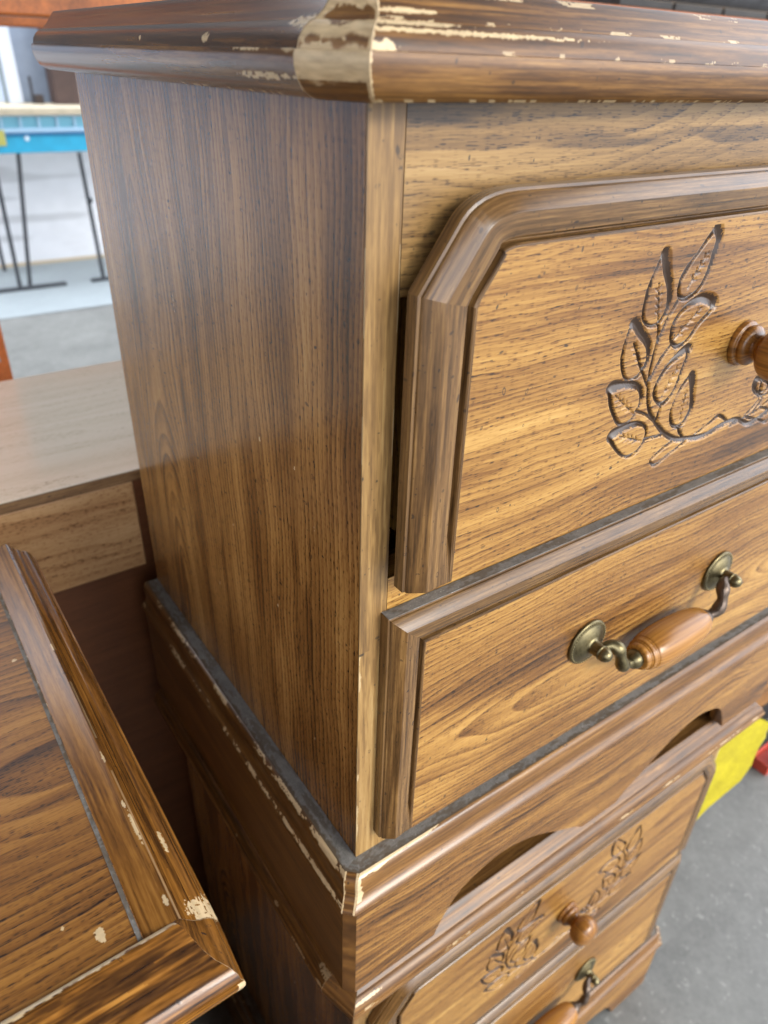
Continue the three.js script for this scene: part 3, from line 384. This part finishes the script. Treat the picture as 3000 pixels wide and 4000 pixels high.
{
  const ld = thing('covered_load', 'dark grey covered load on the rack shelf above the orange beam', 'covered load', 2250, 56 - FLOOR + 112.5, -1700);
  const g = new RoundedBoxGeometry(1000, 700, 700, 5, 60), p = g.attributes.position; for (let i = 0; i < p.count; i++) { const q = 14 * fbm(p.getX(i) / 160, p.getY(i) / 160 + p.getZ(i) / 120); p.setXYZ(i, p.getX(i), p.getY(i) + 350 + (p.getY(i) > 0 ? q : 0), p.getZ(i) + q); } g.computeVertexNormals(); mesh('cover', planarUV(g, 'x'), greyLoad, ld); mesh('base_board', box(-490, 490, 0, 12, -330, 330, 'x', 3), rawWood, ld);
}
// yellow tag taped to the right side of the lower nightstand, curling out past its front corner
{
  const P = [[541, -640], [560, -634], [596, -676], [640, -707], [668, -731], [680, -740], [676, -756], [682, -770], [668, -781], [662, -800], [664, -812], [650, -836], [600, -868], [572, -888], [541, -880]];
  const s = new THREE.Shape(P.map(p => new THREE.Vector2(p[0] - 541, p[1] - FLOOR))), e = new THREE.ExtrudeGeometry(s, { depth: 0.5, bevelEnabled: false, steps: 1 }); let g = e.toNonIndexed(); const pos = g.attributes.position;
  for (let i = 0; i < pos.count; i++) { const x = pos.getX(i), y = pos.getY(i); pos.setZ(i, pos.getZ(i) - 20 + 18 * Math.sin(x / 85) + 2.5 * n2(x / 30, y / 40)); } g.computeVertexNormals();
  const t = thing('paper_tag', 'crumpled bright yellow paper tag taped beside the bottom nightstand', 'paper tag', 541, 0, 2); mesh('sheet', planarUV(g, 'x'), Object.assign(patchy(0.36, 0.30, 0.005, 0.95, 0.22, 1.6, 200), {}), t);
}
// a chest added unseen in front of the gap between the nightstands, behind the camera: it keeps the low light out of the gap
{
  const c = thing('added_light_blocker', 'unseen added chest in front of the gap between the nightstands', 'light_blocker', -230, 0, 560), m = woodMat(edgeMat.map, 0.5);
  mesh('body', box(-230, 230, 40, 700, -200, 200, 'x', 4), m, c); mesh('lid', box(-240, 240, 700.5, 726, -210, 210, 'x', 5), m, c); for (const x of [-220, 180]) for (const z of [-190, 150]) mesh('foot', box(x, x + 40, 0, 39.5, z, z + 40, 'y', 2), m, c);
}
// far right: low orange-brown cabinet and a red crate on the floor
{
  const c = thing('low_cabinet', 'low orange-brown wooden cabinet on dark feet, at the right edge', 'cabinet', 1455, 0, -345);
  mesh('body', box(-440, 440, 178, 520, -200, 200, 'x', 4), woodMat(oakTop.map, 0.4), c); mesh('top_panel', box(-452, 452, 520.5, 540, -210, 212, 'x', 4), woodMat(oakTop.map, 0.4), c); for (const x of [-410, 370]) for (const z of [-180, 140]) mesh('foot', box(x, x + 40, 0, 177.5, z, z + 40, 'y', 3), paint(0.015, 0.014, 0.013), c);
  mesh('plinth_panel', box(-369, 369, 0, 177, 150, 160, 'x'), paint(0.012, 0.012, 0.012), c);
  const r = thing('red_tray', 'low red plastic tray on the floor by the right edge', 'tray', 1197, 0, -118);
  for (let k = 0; k < 4; k++) mesh('wall', k < 2 ? box(-100, 100, 0, 28, k ? 16 : -20, k ? 20 : -16, 'x', 1.5) : box(k === 2 ? -100 : 96, k === 2 ? -96 : 100, 0, 28, -15.8, 15.8, 'y', 1.5), patchy(0.42, 0.05, 0.025, 0.5), r); mesh('bottom', box(-95.8, 95.8, 2, 6, -15.8, 15.8, 'x'), paint(0.42, 0.05, 0.025), r);
}
// ------------------------------------------------------------------ background: counter table, boards and boxes on it, white panel, wall
const FY = y => y - FLOOR;
{
  const t = thing('counter_table', 'tall table with pale top, bright blue apron and black legs', 'table', 1200, 0, -4900), blue = patchy(0.010, 0.31, 0.50, 0.45, 0.15), pale = paint(0.14, 0.40, 0.52, 0.4), black = paint(0.02, 0.024, 0.03, 0.45);
  mesh('tabletop', box(-900, 900, FY(-306), FY(-268), -330, 250, 'x', 6), patchy(0.45, 0.39, 0.28, 0.6, 0.15), t);
  mesh('apron', box(-880, 880, FY(-494), FY(-408), 215, 240, 'x', 4), blue, t); mesh('apron_lip', box(-882, 882, FY(-408), FY(-396), 205, 246, 'x', 3), patchy(0.006, 0.12, 0.27, 0.45, 0.1), t); mesh('upper_rail', box(-880, 880, FY(-395), FY(-312), 205, 215, 'x', 2), pale, t); mesh('rail_edge', box(-880, 880, FY(-392), FY(-370), 216, 228, 'x', 3), paint(0.34, 0.52, 0.66, 0.4), t);
  for (let k = 0; k < 18; k++) mesh('divider', box(-872 + k * 98, -860 + k * 98, FY(-369), FY(-313), 215.5, 227, 'y', 2), paint(0.34, 0.52, 0.66, 0.4), t);
  const leg = (x0, z0, x1, z1, r) => { const c = new THREE.LineCurve3(new THREE.Vector3(x0, FY(-500), z0), new THREE.Vector3(x1, 14, z1)); return uvmm(mm(new THREE.TubeGeometry(c, 1, r, 10)), 10, 10); };
  for (const [a, b, c, d] of [[-560, 240, -570, 245], [-412, 180, -505, 200], [-92, 240, -72, 245], [640, 240, 640, 245], [-560, -240, -560, -240], [640, -240, 640, -240]]) mesh('leg', leg(a, b, c, d, 12), black, t);
  for (const [x0, x1] of [[-720, -300], [-150, 60]]) mesh('foot', box(x0, x1, 0, 24, 225, 262, 'x', 8), black, t);
  const cl = new THREE.SphereGeometry(20, 12, 8); cl.translate(-78, FY(-760), 246); mesh('clip', uvmm(mm(cl), 1, 1), black, t);
  const bt = new THREE.CylinderGeometry(13, 13, 8, 14); bt.rotateX(Math.PI / 2); bt.translate(-362, FY(-420), 243); mesh('stud', uvmm(mm(bt), 1, 1), paint(0.5, 0.62, 0.7), t);
  const y = thing('price_tag', 'small yellow tag hanging from the front of the blue table', 'price tag', 690, FY(-455), -4652); const pg = new RoundedBoxGeometry(72, 78, 3, 2, 1.4); pg.translate(0, 40, 0); mesh('card', planarUV(pg, 'x'), paint(0.38, 0.37, 0.09, 0.7), y);
  const wb = thing('white_board', 'narrow white board standing upright on the table', 'board', 905, FY(-267.5), -5050); const bg = new RoundedBoxGeometry(74, 640, 22, 2, 4); bg.translate(0, 320, 0); bg.rotateZ(0.02); mesh('face', planarUV(bg, 'y'), paint(0.55, 0.6, 0.68, 0.5), wb); mesh('edge_strip', box(-62, -48, 0, 260, -8, 8, 'y', 3), paint(0.09, 0.12, 0.10), wb);
  const gb = thing('grey_carton', 'tall pale grey-blue carton on the table beside the white board', 'box', 1045, FY(-267.5), -5150); mesh('body', box(-110, 118, 0, 620, -60, 60, 'y', 5), patchy(0.24, 0.29, 0.37, 0.7, 0.1), gb); mesh('flap', box(-108, 116, 621, 626, -58, 58, 'x', 2), paint(0.36, 0.42, 0.52, 0.7), gb);
  const bk = thing('black_bracket', 'black L-shaped bracket in front of the grey carton on the table', 'bracket', 1010, FY(-267.5), -5000); mesh('upright', box(-30, -16, 0, 142, -12, 12, 'y', 3), paint(0.02, 0.022, 0.03), bk); mesh('base_block', box(-15.5, 34, 0, 48, -20, 20, 'x', 6), paint(0.03, 0.018, 0.014), bk);
  const bb = thing('brown_carton', 'tall dark brown carton at the right on the table', 'box', 1190, FY(-267.5), -4990); mesh('body', box(-92, 92, 0, 430, -70, 70, 'y', 5), patchy(0.055, 0.032, 0.026, 0.7, 0.3), bb); mesh('lid', box(-94, 94, 430.5, 446, -72, 72, 'x', 3), patchy(0.06, 0.035, 0.028, 0.7, 0.3), bb);
  const pn = thing('partition_board', 'large white panel standing behind the legs of the blue table', 'panel', 300, 0, -5290); mesh('sheet', box(-3200, 1900, 22, 930, -10, 10, 'x', 4), (() => { const m = texture(512, 128, 5100, 930, (a, c, o) => { const q = 0.70 - 0.17 * sm(0.3, 0.6, n2(a / 420 + 3, c / 60 + 1)) - 0.03 * n2(a / 60, c / 40); o[0] = q * 0.98; o[1] = q; o[2] = q * 1.04; }); return new THREE.MeshStandardMaterial({ map: m, roughness: 0.55 }); })(), pn); mesh('kick_strip', box(-3200, 1900, 0, 21.5, -8, 14, 'x', 3), paint(0.5, 0.40, 0.26), pn);
}
function ground(name, x0, x1, z0, z1, y, mat) { const g = new THREE.PlaneGeometry((x1 - x0) * MM, (z1 - z0) * MM); g.rotateX(-Math.PI / 2); g.translate((x0 + x1) / 2 * MM, y * MM, (z0 + z1) / 2 * MM); const p = g.attributes.position, uv = g.attributes.uv; for (let i = 0; i < p.count; i++) uv.setXY(i, p.getX(i) * 1000, p.getZ(i) * 1000); const m = new THREE.Mesh(g, mat); m.name = name; m.receiveShadow = true; m.userData.kind = 'structure'; scene.add(m); return m; }
const conc = texture(1024, 1024, 1500, 1500, (a, c, o) => { let q = 0.160 + 0.036 * fbm(a / 150, c / 150) + 0.024 * fbm(a / 28 + 5, c / 28) + 0.014 * n2(a / 6, c / 6) + 0.012 * n2(a / 2, c / 2); const w = n2(a / 9 + 40, c / 9) * 0.7 + n2(a / 3, c / 3 + 9) * 0.3; if (w > 0.52) q += 0.08 * sm(0.52, 0.75, w); o[0] = q * 0.985; o[1] = q * 1.0; o[2] = q * 0.93; });
const concM = new THREE.MeshStandardMaterial({ map: conc, roughness: 0.5 });
ground('floor', -14000, 14000, -14000, 14000, 0, concM);
ground('daylit_strip', -5000, 5000, -5600, -4110, 4, patchy(0.25, 0.285, 0.295, 0.6, 0.08, 1, 2000));  // pale colour stands in for a band of daylight on the concrete
{ const w = mesh('back_wall', box(-9000, 9000, 0, 1900, -7120, -7000, 'x'), patchy(0.30, 0.35, 0.43, 0.7, 0.06, 1, 3000), scene); w.userData.kind = 'structure'; const u = mesh('added_dark_wall', box(-9000, 9000, 1901, 5600, -7110, -7010, 'x'), patchy(0.03, 0.031, 0.034, 0.7, 0.2, 1, 3000), scene); u.userData.kind = 'structure'; }  // the dark upper wall is unseen, added to darken reflections


// unseen roof, posts and wall added to shape the light, which comes in low from the open front and sides
{
  const lw = mesh('added_shade_wall', box(-3440, -3400, 0, 3499, -1200, 3700, 'y'), patchy(0.26, 0.205, 0.15, 0.8, 0.3, 1, 2000), scene); lw.userData.kind = 'structure';  // unseen wall added to block low light from the left
  const sheet = patchy(0.10, 0.10, 0.105, 0.6, 0.2, 1, 2000), r = mesh('added_shade_roof', box(-5600, 3000, 3500, 3540, -3000, 3700, 'x'), sheet, scene); r.userData.kind = 'structure';
  for (const [x, z] of [[-5200, 3600], [2900, 3600], [-5200, -2900], [2900, -2900]]) { const p = mesh('added_roof_post', box(x - 60, x + 60, 0, 3499, z - 60, z + 60, 'y', 6), paint(0.2, 0.2, 0.2), scene); p.userData.kind = 'structure'; }
}
renderer.render(scene, camera);
